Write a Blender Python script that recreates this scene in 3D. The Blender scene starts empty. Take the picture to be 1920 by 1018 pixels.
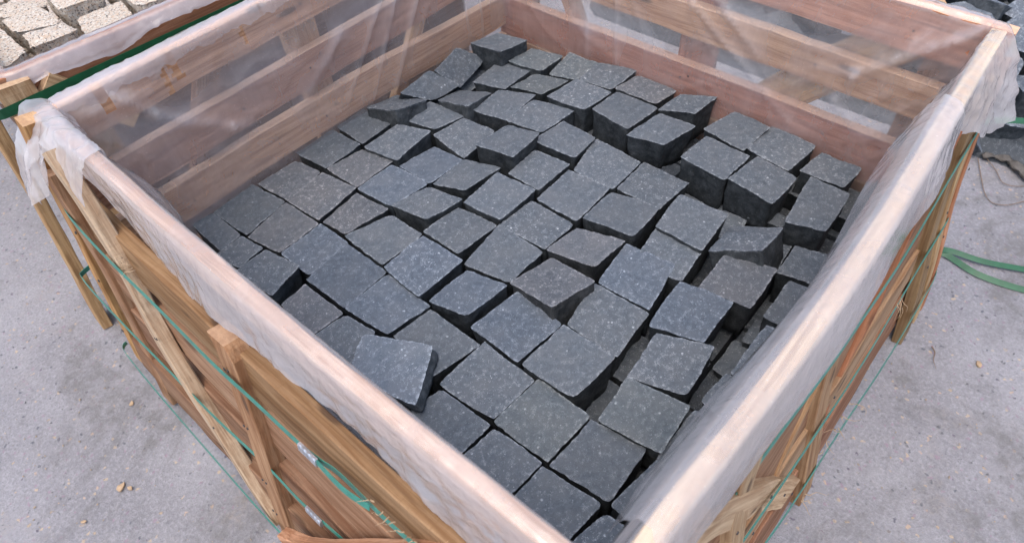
import bpy, bmesh, math, random
from mathutils import Vector, Matrix, noise
R = math.radians
scn = bpy.context.scene
COL = scn.collection

# ------------------------------------------------------------------ camera
cam_d = bpy.data.cameras.new("camera")
cam = bpy.data.objects.new("camera", cam_d)
COL.objects.link(cam)
scn.camera = cam
cam_d.sensor_width = 36.0
cam_d.lens = 23.25
cam_d.clip_start = 0.02
cam_d.clip_end = 200.0
cr = Vector((0.65153760, -0.75677996, -0.05275270))
cu = Vector((0.60533767, 0.47672346, 0.63741748))
cf = Vector((0.45723633, 0.44723465, -0.76871068))
CAMPOS = Vector((-0.14670918, -0.06291949, 0.93758794))
cam.matrix_world = Matrix(((cr.x, cu.x, -cf.x, CAMPOS.x), (cr.y, cu.y, -cf.y, CAMPOS.y),
                           (cr.z, cu.z, -cf.z, CAMPOS.z), (0, 0, 0, 1)))
cam_d.dof.use_dof = True
cam_d.dof.focus_distance = 1.12
cam_d.dof.aperture_fstop = 5.0

# ------------------------------------------------------------------ sky, sun, exposure
SUN_EL, SUN_AZ = 70.0, 195.0          # azimuth measured from +x towards +y, where the light comes from
w = bpy.data.worlds.new("World")
scn.world = w
w.use_nodes = True
nt = w.node_tree
sky = nt.nodes.new("ShaderNodeTexSky")
sky.sky_type = 'NISHITA'
sky.sun_disc = False
sky.sun_elevation = R(SUN_EL)
sky.sun_rotation = R(90.0 - SUN_AZ)
sky.air_density = 1.0
sky.dust_density = 3.5
sky.ozone_density = 0.6
bg = nt.nodes["Background"]
nt.links.new(sky.outputs[0], bg.inputs[0])
bg.inputs[1].default_value = 0.15
sun_d = bpy.data.lights.new("sun", 'SUN')
sun_d.energy = 0.7
sun_d.angle = R(70)
sun_d.color = (1.0, 0.95, 0.88)
sun = bpy.data.objects.new("sun", sun_d)
COL.objects.link(sun)
sd = Vector((math.cos(R(SUN_EL)) * math.cos(R(SUN_AZ)), math.cos(R(SUN_EL)) * math.sin(R(SUN_AZ)), math.sin(R(SUN_EL))))
sun.rotation_euler = sd.to_track_quat('Z', 'Y').to_euler()
scn.view_settings.view_transform = 'Standard'
scn.view_settings.look = 'None'
scn.view_settings.gamma = 1.0
scn.view_settings.exposure = 1.0
scn.cycles.max_bounces = 10
scn.cycles.transparent_max_bounces = 12
scn.cycles.use_denoising = True

# ------------------------------------------------------------------ the crate's measures (metres; z = 0 is the top of the stones)
W, D, H, G = 1.075, 1.077, 0.333, -0.30

# ------------------------------------------------------------------ materials
def new_mat(name):
    m = bpy.data.materials.new(name)
    m.use_nodes = True
    t = m.node_tree
    t.nodes.clear()
    return m, t

class NT:
    """small wiring helper for node trees"""
    def __init__(s, t): s.t = t
    def n(s, typ, **kw):
        nd = s.t.nodes.new("ShaderNode" + typ)
        for k, v in kw.items(): setattr(nd, k, v)
        return nd
    def l(s, a, b): s.t.links.new(a, b)
    def put(s, sock, v):
        if hasattr(v, "is_linked") or isinstance(v, bpy.types.NodeSocket): s.l(v, sock)
        else: sock.default_value = v
    def math(s, op, a, b=None, c=None, clamp=False):
        nd = s.n("Math", operation=op); nd.use_clamp = clamp
        s.put(nd.inputs[0], a)
        if b is not None: s.put(nd.inputs[1], b)
        if c is not None: s.put(nd.inputs[2], c)
        return nd.outputs[0]
    def ramp(s, v, lo, hi, a=0.0, b=1.0, smooth=True):
        nd = s.n("MapRange"); nd.clamp = True
        if smooth: nd.interpolation_type = 'SMOOTHSTEP'
        s.put(nd.inputs[0], v)
        for i, x in zip((1, 2, 3, 4), (lo, hi, a, b)): nd.inputs[i].default_value = x
        return nd.outputs[0]
    def mix(s, f, a, b, mode='MIX'):
        nd = s.n("Mix", data_type='RGBA', blend_type=mode)
        s.put(nd.inputs[0], f)
        s.put(nd.inputs[6], a if not isinstance(a, tuple) else (*a, 1)[:4])
        s.put(nd.inputs[7], b if not isinstance(b, tuple) else (*b, 1)[:4])
        return nd.outputs[2]
    def coords(s, scale=(1, 1, 1), rnd=7.0, out='Object'):
        tc = s.n("TexCoord"); oi = s.n("ObjectInfo")
        off = s.n("Vector" + "Math", operation='SCALE'); cmb = s.n("CombineXYZ")
        s.l(oi.outputs['Random'], cmb.inputs[0]); s.l(oi.outputs['Random'], cmb.inputs[1])
        s.l(cmb.outputs[0], off.inputs[0]); off.inputs[3].default_value = rnd
        ad = s.n("Vector" + "Math", operation='ADD')
        s.l(tc.outputs[out], ad.inputs[0]); s.l(off.outputs[0], ad.inputs[1])
        mp = s.n("Mapping"); mp.inputs['Scale'].default_value = scale
        s.l(ad.outputs[0], mp.inputs[0])
        return mp.outputs[0], oi
    def scaled(s, v, scale):
        mp = s.n("Mapping"); mp.inputs['Scale'].default_value = scale
        s.l(v, mp.inputs[0]); return mp.outputs[0]
    def noise(s, v, scale, detail=4, rough=.55, dist=0.0, col=False):
        nd = s.n("TexNoise"); s.l(v, nd.inputs['Vector'])
        nd.inputs['Scale'].default_value = scale; nd.inputs['Detail'].default_value = detail
        nd.inputs['Roughness'].default_value = rough; nd.inputs['Distortion'].default_value = dist
        return nd.outputs[1 if col else 0]
    def voro(s, v, scale, feature='F1', rnd=1.0, out=0):
        nd = s.n("TexVoronoi", feature=feature); s.l(v, nd.inputs['Vector'])
        nd.inputs['Scale'].default_value = scale; nd.inputs['Randomness'].default_value = rnd
        return nd.outputs[out]
    def bump(s, h, dist, strength=1.0, nrm=None):
        nd = s.n("Bump"); nd.inputs['Distance'].default_value = dist; nd.inputs['Strength'].default_value = strength
        s.l(h, nd.inputs['Height'])
        if nrm: s.l(nrm, nd.inputs['Normal'])
        return nd.outputs[0]
    def principled(s, col, rough, nrm=None, **kw):
        b = s.n("BsdfPrincipled"); s.put(b.inputs['Base Color'], col if not isinstance(col, tuple) else (*col, 1)[:4])
        s.put(b.inputs['Roughness'], rough)
        if nrm: s.l(nrm, b.inputs['Normal'])
        for k, v in kw.items(): s.put(b.inputs[k.replace('_', ' ')], v)
        return b.outputs[0]
    def out(s, sh):
        o = s.n("OutputMaterial"); s.l(sh, o.inputs[0])

def mat_basalt():
    m, t = new_mat("dark basalt"); q = NT(t)
    v, oi = q.coords()
    at = q.n("Attribute", attribute_name="edge"); sd_ = q.n("Attribute", attribute_name="side")
    big = q.noise(v, 18, 3, .5)
    mid = q.noise(v, 90, 5, .65)
    fine = q.noise(v, 420, 3, .7)
    base = q.mix(q.ramp(mid, .3, .7), (.053, .067, .083), (.090, .108, .128))
    base = q.mix(q.ramp(big, .35, .7), base, (.090, .102, .116))
    base = q.mix(q.ramp(fine, .35, .75, 0, .4), base, (.135, .152, .172))
    # bruises: short pale squiggles and specks left by the splitting
    a = q.noise(v, 175, 4, .65, 2.4)
    rid = q.math('ABSOLUTE', q.math('SUBTRACT', a, .5))
    line = q.ramp(rid, .008, .036, 1, 0)
    msk = q.ramp(q.noise(v, 95, 4, .7), .50, .62)
    sq = q.math('MULTIPLY', line, msk)
    b = q.noise(v, 330, 2, .5, .6)
    sp = q.ramp(b, .665, .74)
    sp2 = q.math('MULTIPLY', q.ramp(q.voro(v, 75), .10, .20, 1, 0), q.ramp(q.noise(v, 45, 2), .53, .62))
    marks = q.math('MAXIMUM', q.math('MULTIPLY', sq, .72), q.math('MAXIMUM', q.math('MULTIPLY', sp, .75), q.math('MULTIPLY', sp2, .8)))
    marks = q.math('MULTIPLY', marks, q.ramp(oi.outputs['Random'], 0, 1, .5, 1.15, False))
    dusty = q.math('MULTIPLY', q.ramp(q.noise(v, 26, 3, .6), .66, .8), .25)
    marks = q.math('MAXIMUM', marks, dusty)
    topcol = q.mix(marks, base, (.42, .455, .49))
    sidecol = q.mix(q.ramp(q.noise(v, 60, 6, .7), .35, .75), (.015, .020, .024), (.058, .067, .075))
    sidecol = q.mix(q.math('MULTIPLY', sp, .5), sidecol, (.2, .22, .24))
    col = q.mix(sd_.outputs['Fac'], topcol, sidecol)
    ed = q.math('MULTIPLY', at.outputs['Fac'], q.ramp(q.noise(v, 120, 3, .7), .47, .62))
    col = q.mix(q.math('MULTIPLY', ed, .75), col, (.30, .33, .36))
    col = q.mix(1.0, col, oi.outputs['Color'], 'MULTIPLY')
    h = q.math('ADD', q.math('MULTIPLY', mid, .8), q.math('MULTIPLY', fine, .35))
    h = q.math('ADD', h, q.math('MULTIPLY', q.noise(q.scaled(v, (1, 1, 1)), 35, 5, .65, .8), 2.2))
    q.out(q.principled(col, q.ramp(fine, .3, .7, .62, .8), q.bump(h, .0016, .9), Specular_IOR_Level=.45))
    return m

def mat_granite():
    m, t = new_mat("beige granite"); q = NT(t)
    v, oi = q.coords()
    base = q.mix(q.ramp(q.noise(v, 130, 3, .6), .45, .62), (.52, .45, .37), (.50, .38, .28))
    base = q.mix(q.ramp(q.noise(v, 170, 2, .5), .53, .60), base, (.60, .56, .49))
    blk = q.ramp(q.noise(v, 240, 3, .6), .57, .62)
    col = q.mix(blk, base, (.05, .05, .055))
    col = q.mix(1.0, col, oi.outputs['Color'], 'MULTIPLY')
    h = q.math('ADD', q.noise(v, 120, 5, .7), q.noise(v, 40, 4, .6))
    q.out(q.principled(col, .75, q.bump(h, .003, 1.0)))
    return m

def mat_wood():
    m, t = new_mat("saw-cut crate wood"); q = NT(t)
    v, oi = q.coords(rnd=11.0)
    lng = q.scaled(v, (2.0, 40, 40))
    warp = q.noise(q.scaled(v, (2.2, 9, 9)), 1.0, 2, .5, col=True)
    ad = q.n("Vector" + "Math", operation='ADD'); sc = q.n("Vector" + "Math", operation='SCALE')
    q.l(warp, sc.inputs[0]); sc.inputs[3].default_value = 1.7
    q.l(lng, ad.inputs[0]); q.l(sc.outputs[0], ad.inputs[1])
    grain = q.noise(ad.outputs[0], 2.2, 6, .65)
    wv = q.n("TexWave", wave_type='RINGS', rings_direction='X'); q.l(ad.outputs[0], wv.inputs['Vector'])
    wv.inputs['Scale'].default_value = .55; wv.inputs['Distortion'].default_value = 3.5
    wv.inputs['Detail'].default_value = 3; wv.inputs['Detail Scale'].default_value = 1.5
    ring = wv.outputs[1]
    fib = q.noise(q.scaled(v, (9, 420, 420)), 1.0, 3, .6)
    base = oi.outputs['Color']
    dark = q.mix(1.0, base, (.66, .56, .49), 'MULTIPLY')
    lite = q.mix(.16, base, (.80, .62, .42))
    col = q.mix(q.ramp(grain, .36, .66), dark, base)
    col = q.mix(q.math('MULTIPLY', q.ramp(ring, .55, .95), .35), col, lite)
    col = q.mix(q.ramp(fib, .45, .75, 0, .38), col, q.mix(1.0, base, (.40, .33, .28), 'MULTIPLY'))
    f2 = q.noise(q.scaled(v, (3.2, 130, 130)), 1.0, 4, .65)
    col = q.mix(q.ramp(f2, .48, .66, 0, .7), col, q.mix(1.0, base, (.45, .37, .31), 'MULTIPLY'))
    stain = q.ramp(q.noise(q.scaled(v, (3, 8, 8)), 1.7, 5, .65, .6), .56, .72, 0, .45)
    col = q.mix(stain, col, q.mix(1.0, base, (.42, .30, .22), 'MULTIPLY'))
    sawn_lit = q.n("Attribute", attribute_name="sawn_lit")
    col = q.mix(q.math('MULTIPLY', sawn_lit.outputs['Fac'], .62), col, (.86, .62, .44))  # sky-lit look of plank edges put into the colour; cut ends paler too
    saw = q.noise(q.scaled(v, (330, 7, 7)), 1.0, 2, .5)
    col = q.mix(q.ramp(saw, .52, .75, 0, .22), col, dark)
    knot = q.ramp(q.voro(q.scaled(v, (5.0, 19, 19)), 1.0), .07, .15, 1, 0)
    col = q.mix(q.math('MULTIPLY', knot, .75), col, (.07, .04, .025))
    h = q.math('ADD', q.math('MULTIPLY', fib, .5), q.math('MULTIPLY', saw, .7))
    h = q.math('ADD', h, grain)
    q.out(q.principled(col, .78, q.bump(h, .0012, .8), Specular_IOR_Level=.25))
    return m

def mat_film():
    m, t = new_mat("milky plastic film"); q = NT(t)
    v, oi = q.coords()
    lw = q.n("LayerWeight"); lw.inputs[0].default_value = .35
    cl = q.noise(v, 7, 4, .6, .5)
    fine = q.noise(v, 60, 4, .7)
    th = q.n("Attribute", attribute_name="layers")
    lines = q.noise(q.scaled(v, (40, 40, 3)), 1.0, 3, .6)
    haze = q.math('ADD', q.ramp(cl, .3, .7, .20, .36), q.ramp(lines, .5, .75, 0, .04))
    haze = q.math('ADD', haze, q.ramp(q.noise(v, 320, 2, .5), .70, .78, 0, .25))
    haze = q.math('ADD', haze, q.math('MULTIPLY', th.outputs['Fac'], .29))
    haze = q.math('ADD', haze, q.math('MULTIPLY', q.math('POWER', lw.outputs['Facing'], 3.0), .5), clamp=True)
    h = q.math('ADD', q.math('MULTIPLY', cl, 1.0), q.math('MULTIPLY', fine, .12))
    dv = q.n("VectorMath", operation="MULTIPLY_ADD"); q.l(q.noise(v, 14, 3, .6, col=True), dv.inputs[0]); dv.inputs[1].default_value = (.10, .10, .10); q.l(v, dv.inputs[2])
    ve = q.voro(dv.outputs[0], 16, 'DISTANCE_TO_EDGE')
    ve2 = q.voro(dv.outputs[0], 43, 'DISTANCE_TO_EDGE')
    crk = q.math('ADD', q.ramp(ve, 0, .10, 1, 0, False), q.math('MULTIPLY', q.ramp(ve2, 0, .14, 1, 0, False), .35))
    crk = q.math('MULTIPLY', crk, q.ramp(th.outputs['Fac'], .1, 1.0, .04, .08))
    h = q.math('ADD', h, q.math('MULTIPLY', crk, .8))
    nrm = q.bump(h, .005, .8)
    df = q.n("BsdfDiffuse"); df.inputs[0].default_value = (.89, .87, .90, 1); q.l(nrm, df.inputs[2])
    tl = q.n("BsdfTranslucent"); tl.inputs[0].default_value = (.94, .91, .92, 1); q.l(nrm, tl.inputs[1])
    mx = q.n("MixShader"); mx.inputs[0].default_value = .5
    q.l(df.outputs[0], mx.inputs[1]); q.l(tl.outputs[0], mx.inputs[2])
    tr = q.n("BsdfTransparent"); tr.inputs[0].default_value = (.985, .975, .965, 1)
    m2 = q.n("MixShader"); q.l(haze, m2.inputs[0]); q.l(tr.outputs[0], m2.inputs[1]); q.l(mx.outputs[0], m2.inputs[2])
    gl = q.n("BsdfGlossy"); gl.inputs['Roughness'].default_value = .12; q.l(nrm, gl.inputs['Normal'])
    lw2 = q.n("LayerWeight"); lw2.inputs[0].default_value = .5; q.l(nrm, lw2.inputs[1])
    frs = q.math("MULTIPLY_ADD", q.math("POWER", lw2.outputs["Facing"], 3.5), .75, .05, clamp=True)
    m3 = q.n("MixShader"); q.l(q.math('MULTIPLY', frs, 1.25, clamp=True), m3.inputs[0])
    q.l(m2.outputs[0], m3.inputs[1]); q.l(gl.outputs[0], m3.inputs[2])
    q.out(m3.outputs[0])
    return m

def mat_ground():
    m, t = new_mat("worn concrete"); q = NT(t)
    tc = q.n("TexCoord"); v = q.scaled(tc.outputs['Object'], (1, 1, 1))
    big = q.noise(v, 2.2, 5, .6); mid = q.noise(v, 14, 5, .65); fine = q.noise(v, 160, 4, .7); gr = q.noise(v, 700, 2, .6)
    col = q.mix(q.ramp(big, .35, .68), (.228, .224, .240), (.318, .312, .330))
    col = q.mix(q.ramp(mid, .42, .72, 0, .7), col, (.29, .285, .305))
    col = q.mix(q.ramp(fine, .45, .68, 0, .5), col, (.41, .40, .425))
    col = q.mix(q.ramp(fine, .29, .43, .55, 0), col, (.16, .155, .165))
    # aggregate showing through: mauve, dark and sandy grains
    dv = q.n("VectorMath", operation="MULTIPLY_ADD"); q.l(q.noise(v, 85, 3, .6, col=True), dv.inputs[0]); dv.inputs[1].default_value = (.016, .016, .016); q.l(v, dv.inputs[2])
    vd = q.n("TexVoronoi"); q.l(dv.outputs[0], vd.inputs['Vector']); vd.inputs['Scale'].default_value = 78
    sep = q.n("SeparateColor"); q.l(vd.outputs['Color'], sep.inputs[0])
    dot = q.ramp(vd.outputs['Distance'], .16, .34, 1, 0)
    col = q.mix(q.math('MULTIPLY', q.math('MULTIPLY', dot, q.ramp(sep.outputs[0], .66, .74)), .7), col, (.30, .215, .27))
    col = q.mix(q.math('MULTIPLY', q.math('MULTIPLY', dot, q.ramp(sep.outputs[1], .86, .90)), .75), col, (.09, .10, .12))
    col = q.mix(q.math('MULTIPLY', q.math('MULTIPLY', dot, q.ramp(sep.outputs[2], .90, .94)), .7), col, (.52, .40, .27))
    v2 = q.voro(dv.outputs[0], 210)
    col = q.mix(q.math('MULTIPLY', q.ramp(v2, .12, .22, 1, 0), q.ramp(mid, .5, .62, 0, .8)), col, (.13, .125, .13))
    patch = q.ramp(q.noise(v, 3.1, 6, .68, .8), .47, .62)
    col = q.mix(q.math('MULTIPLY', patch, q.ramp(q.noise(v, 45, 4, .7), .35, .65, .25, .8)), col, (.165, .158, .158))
    dirt = q.math('MULTIPLY', q.ramp(q.noise(v, 5.5, 5, .7), .56, .72), q.ramp(fine, .4, .6))
    col = q.mix(q.math('MULTIPLY', dirt, .55), col, (.27, .23, .20))
    h = q.math('ADD', q.math('MULTIPLY', mid, 2.0), q.math('ADD', fine, q.math('MULTIPLY', gr, .4)))
    q.out(q.principled(col, .9, q.bump(h, .004, .8), Specular_IOR_Level=.2))
    return m

def mat_plain(name, col, rough=.5, metal=0.0, var=.15, scale=60, bump=0.0003, spec=.5):
    m, t = new_mat(name); q = NT(t)
    v, oi = q.coords()
    nz = q.noise(v, scale, 4, .6)
    c = q.mix(q.ramp(nz, .35, .7, 0, 1), tuple(x * (1 - var) for x in col), tuple(min(1, x * (1 + var)) for x in col))
    q.out(q.principled(c, rough, q.bump(nz, bump), Metallic=metal, Specular_IOR_Level=spec))
    return m

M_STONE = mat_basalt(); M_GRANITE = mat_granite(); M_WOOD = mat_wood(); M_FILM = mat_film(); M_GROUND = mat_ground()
M_TEAL = mat_plain("teal strapping", (.035, .22, .17), .38)
M_GREEN = mat_plain("dark green strapping", (.004, .075, .030), .45)
M_GREEN2 = mat_plain("bright green strapping", (.004, .085, .036), .42)
M_STEEL = mat_plain("galvanised seal", (.62, .64, .68), .35, .85, .2, 90, .0006)
M_NAIL = mat_plain("nail steel", (.05, .045, .045), .6, .5)
M_TWINE = mat_plain("thin brown twine", (.20, .14, .10), .9)
M_SPLINTER = mat_plain("pale splinter", (.42, .30, .19), .85)
M_CHIP = mat_plain("wood chips and grit", (.33, .26, .19), .9)
M_GRIT = mat_plain("grey grit", (.16, .16, .17), .9)
M_SACK = mat_plain("dusty torn sack", (.24, .22, .20), .95)

# ------------------------------------------------------------------ helpers
def setp(o, label=None, cat=None, group=None, kind=None):
    if label: o["label"] = label
    if cat: o["category"] = cat
    if group: o["group"] = group
    if kind: o["kind"] = kind
    return o

def link_mesh(name, me, mat, parent=None, M=None):
    o = bpy.data.objects.new(name, me)
    COL.objects.link(o)
    if mat and not me.materials: me.materials.append(mat)
    M = M or Matrix.Identity(4)
    if parent is not None:
        o.parent = parent
        o.matrix_basis = Matrix.Translation(-parent.location) @ M
    else:
        o.matrix_basis = M
    return o

def empty(name, loc, label, cat, group=None):
    o = bpy.data.objects.new(name, None)
    o.empty_display_size = .1
    COL.objects.link(o)
    o.location = loc
    setp(o, label, cat, group)
    return o

def nz3(p, s, seed=0.0):
    q = Vector((p[0] * s + seed * 3.17, p[1] * s - seed * 1.31, p[2] * s + seed * .77))
    return noise.noise_vector(q)

def smooth_all(me, on=True):
    me.polygons.foreach_set("use_smooth", [on] * len(me.polygons))

def catmull(pts, n):
    P = [Vector(p) for p in pts]
    if len(P) == 2: return [P[0].lerp(P[1], i / n) for i in range(n + 1)]
    L = [0.0]
    for a, b in zip(P, P[1:]): L.append(L[-1] + (b - a).length)
    out = []
    for i in range(n + 1):
        s = L[-1] * i / n
        k = 0
        while k < len(P) - 2 and s > L[k + 1]: k += 1
        t = (s - L[k]) / max(1e-9, L[k + 1] - L[k])
        p0 = P[k - 1] if k else P[0] * 2 - P[1]
        p1, p2 = P[k], P[k + 1]
        p3 = P[k + 2] if k + 2 < len(P) else P[-1] * 2 - P[-2]
        out.append(.5 * ((2 * p1) + (p2 - p0) * t + (2 * p0 - 5 * p1 + 4 * p2 - p3) * t * t + (-p0 + 3 * p1 - 3 * p2 + p3) * t ** 3))
    return out

SEED = [1]
def board(name, pts, wdir, width, thick, color, parent=None, warp=.0015, wvar=.05, label=None, cham=.0016, curve=True, sawn_lit=0.0):
    """a saw-cut board following pts (its centre line); wdir = direction of its broad side, thick is measured across it"""
    SEED[0] += 1; sd_ = SEED[0] * 1.37
    p0, p1 = Vector(pts[0]), Vector(pts[-1])
    X = (p1 - p0).normalized()
    Z = Vector(wdir); Z = (Z - X * Z.dot(X)).normalized()
    Y = Z.cross(X)
    M = Matrix((( X.x, Y.x, Z.x, p0.x), (X.y, Y.y, Z.y, p0.y), (X.z, Y.z, Z.z, p0.z), (0, 0, 0, 1)))
    Mi = M.inverted()
    L = (p1 - p0).length
    n = max(4, int(L / .025))
    cl = [Mi @ p for p in catmull(pts, n)]
    bm = bmesh.new()
    rings = []
    a, b, c = thick / 2, width / 2, cham
    prof = [(-a + c, -b), (a - c, -b), (a, -b + c), (a, 0), (a, b - c), (a - c, b), (-a + c, b), (-a, b - c), (-a, 0), (-a, -b + c)]
    for i, p in enumerate(cl):
        ring = []
        wl = 1 + wvar * noise.noise(Vector((p.x * 5, sd_, 0)))
        for (y, z) in prof:
            q = Vector((p.x, p.y + y, p.z + z * wl))
            q += nz3(q, 14, sd_) * warp
            e = noise.noise(Vector((p.x * 60, z * 40 + sd_, y * 90)))
            if abs(z) > b * .7: q.z += math.copysign(min(0, e) * .002, z)
            ring.append(bm.verts.new(q))
        rings.append(ring)
    k = len(prof)
    sl = bm.faces.layers.float.new('sawn_lit')
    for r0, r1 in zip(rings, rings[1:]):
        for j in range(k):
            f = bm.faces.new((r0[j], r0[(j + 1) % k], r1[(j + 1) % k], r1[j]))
            if sawn_lit and j in (0, 4, 5, 6, 9): f[sl] = sawn_lit  # narrow faces painted paler, as if lit from above
    for f in (bm.faces.new(rings[0][::-1]), bm.faces.new(rings[-1])): f[sl] = max(sawn_lit, .35)
    bmesh.ops.recalc_face_normals(bm, faces=bm.faces)
    me = bpy.data.meshes.new(name); bm.to_mesh(me); bm.free()
    o = link_mesh(name, me, M_WOOD, parent, M)
    o.color = (*color, 1)
    if label: o["label"] = label
    return o

TAN = (.56, .36, .20); GOLD = (.50, .29, .12); RED = (.42, .19, .105); PALE = (.66, .52, .36); BROWN = (.36, .20, .11); CREAM = (.74, .58, .38); PINK = (.60, .34, .22)

def mesh_from(bm, name):
    bmesh.ops.recalc_face_normals(bm, faces=bm.faces)
    me = bpy.data.meshes.new(name); bm.to_mesh(me); bm.free()
    return me

def cobble(name, quad, depth, seed, taper=.006, rough=1.0, mat=None, n=20, round_=.0026, grow=1.016):
    """one split stone: quad = W, N, E, S corners of its top face"""
    rnd = random.Random(seed)
    Q = [Vector(q) for q in quad]
    c = sum(Q, Vector()) / 4
    nrm = (Q[2] - Q[0]).cross(Q[1] - Q[3]).normalized()
    if nrm.z < 0: nrm = -nrm
    Q = [(q - c) * grow for q in Q]
    bm = bmesh.new()
    eL = bm.verts.layers.float.new("edge"); sL = bm.verts.layers.float.new("side")
    bow = [rnd.uniform(-.0016, .0016) * rough for _ in range(4)]
    rc = [round_ * rnd.uniform(.1, 1.3) for _ in range(4)]
    dome = rnd.uniform(-.0006, .0014) * rough
    G_ = {}
    for i in range(n + 1):
        for j in range(n + 1):
            u, v = i / n, j / n
            p = (Q[0] * (1 - u) + Q[1] * u) * (1 - v) + (Q[3] * (1 - u) + Q[2] * u) * v
            # bowed edges, fading inward
            for e, (tt, d) in enumerate(((v, u), (u, 1 - v), (v, 1 - u), (u, v))):
                wgt = max(0, 1 - d * 2.2)
                base = bow[e] * math.sin(math.pi * tt)
                p = p + (p.normalized() if p.length > 1e-6 else Vector()) * base * wgt * wgt
            # corners knocked off
            for (cu_, cv_, r_) in ((0, 0, rc[0]), (1, 0, rc[1]), (1, 1, rc[2]), (0, 1, rc[3])):
                dd = math.hypot(u - cu_, v - cv_)
                if dd < .09: p = p - p.normalized() * r_ * (1 - dd / .09) ** 1.5
            bnd = i in (0, n) or j in (0, n)
            q = p + c
            if bnd:
                k = nz3(q, 230, seed) * .0013 * rough + nz3(q, 60, seed + 5) * .0011 * rough
                p = p + (k - nrm * k.dot(nrm))
            p = p + nrm * (noise.noise(q * 38 + Vector((seed, 0, 0))) * .0018 * rough + noise.noise(q * 110) * .0007 * rough + dome * (1 - (2 * u - 1) ** 2) * (1 - (2 * v - 1) ** 2) * 2)
            if bnd: p = p - nrm * .0007
            vt = bm.verts.new(p); vt[eL] = 1.0 if bnd else 0.0
            G_[i, j] = vt
    for i in range(n):
        for j in range(n):
            bm.faces.new((G_[i, j], G_[i + 1, j], G_[i + 1, j + 1], G_[i, j + 1]))
    loop = [G_[i, 0] for i in range(n)] + [G_[n, j] for j in range(n)] + [G_[n - i, n] for i in range(n)] + [G_[0, n - j] for j in range(n)]
    prev = loop
    lean = Vector((rnd.uniform(-.004, .004), rnd.uniform(-.004, .004), 0)) * rough
    for f in (.016, .05, .12, .24, .4, .6, .8, 1.0):
        ring = []
        for vt in loop:
            p = vt.co.copy()
            rad = (p - nrm * p.dot(nrm)); rad.normalize()
            q = p + c - nrm * depth * f
            amp = .0042 * rough * min(1, f * 6)
            k = noise.noise(q * 42 + Vector((seed * 2.1, 0, 0))) + .45 * noise.noise(q * 120 + Vector((0, seed, 0)))
            cl = noise.noise(Vector((q.x, q.y, q.z * .5)) * 24 + Vector((seed, seed, 0)))
            inn = taper * f + (.0012 if f < .03 else .0015) - k * amp - cl * amp * .6
            inn = max(inn, 0.0006)
            p2 = p - nrm * depth * f - rad * inn + lean * f
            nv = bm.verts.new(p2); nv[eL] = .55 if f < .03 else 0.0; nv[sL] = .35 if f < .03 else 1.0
            ring.append(nv)
        m_ = len(loop)
        for a in range(m_):
            bm.faces.new((prev[a], prev[(a + 1) % m_], ring[(a + 1) % m_], ring[a]))
        prev = ring
    bm.faces.new(prev)
    for e in bm.edges:
        if e.verts[0] in set() : pass
    bmesh.ops.recalc_face_normals(bm, faces=bm.faces)
    lset = set(loop)
    for e in bm.edges:
        e.smooth = not (e.verts[0] in lset and e.verts[1] in lset)
    me = bpy.data.meshes.new(name); bm.to_mesh(me); bm.free()
    smooth_all(me)
    me.materials.append(mat or M_STONE)
    o = bpy.data.objects.new(name, me); COL.objects.link(o)
    o.location = c
    return o

def ribbon(name, pts, nrms, width, mat, parent=None, thick=.0007, n=60, twist=None):
    """flat strapping following pts; nrms = outward normal(s) of its flat side"""
    C = catmull(pts, n)
    if nrms is None:
        NN = []
        for i, p in enumerate(C):
            t = (C[min(i + 1, n)] - C[max(i - 1, 0)]).normalized()
            h = t.cross(Vector((0, 0, 1)))
            if h.dot(p - Vector((.54, .54, p.z))) < 0: h = -h
            NN.append(h.normalized() + Vector((0, 0, .18)))
    else: NN = catmull(nrms, n) if len(nrms) > 1 else [Vector(nrms[0])] * (n + 1)
    bm = bmesh.new(); rings = []
    for i, p in enumerate(C):
        t = (C[min(i + 1, n)] - C[max(i - 1, 0)]).normalized()
        N = NN[i].normalized(); N = (N - t * N.dot(t)).normalized()
        B = t.cross(N)
        if twist:
            a = twist(i / n); N, B = N * math.cos(a) + B * math.sin(a), B * math.cos(a) - N * math.sin(a)
        h = width / 2
        rings.append([bm.verts.new(p + B * x + N * y) for x, y in ((-h, 0), (h, 0), (h, thick), (0, thick * 1.25), (-h, thick))])
    for r0, r1 in zip(rings, rings[1:]):
        for j in range(5):
            bm.faces.new((r0[j], r0[(j + 1) % 5], r1[(j + 1) % 5], r1[j]))
    bm.faces.new(rings[0][::-1]); bm.faces.new(rings[-1])
    return link_mesh(name, mesh_from(bm, name), mat, parent)

def tube(name, pts, r, mat, parent=None, n=24, sides=6, taper=False):
    C = catmull(pts, n); bm = bmesh.new(); rings = []
    for i, p in enumerate(C):
        t = (C[min(i + 1, n)] - C[max(i - 1, 0)]).normalized()
        a = t.orthogonal().normalized(); b = t.cross(a)
        rr = r * (1 - .8 * i / n) if taper else r
        rings.append([bm.verts.new(p + (a * math.cos(2 * math.pi * k / sides) + b * math.sin(2 * math.pi * k / sides)) * rr) for k in range(sides)])
    for r0, r1 in zip(rings, rings[1:]):
        for j in range(sides):
            bm.faces.new((r0[j], r0[(j + 1) % sides], r1[(j + 1) % sides], r1[j]))
    bm.faces.new(rings[0][::-1]); bm.faces.new(rings[-1])
    me = mesh_from(bm, name); smooth_all(me)
    return link_mesh(name, me, mat, parent)

def interp(tab, x):
    if x <= tab[0][0]: return tab[0][1]
    for (a, va), (b, vb) in zip(tab, tab[1:]):
        if x <= b:
            t = (x - a) / (b - a); t = t * t * (3 - 2 * t)
            return va + (vb - va) * t
    return tab[-1][1]

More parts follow.
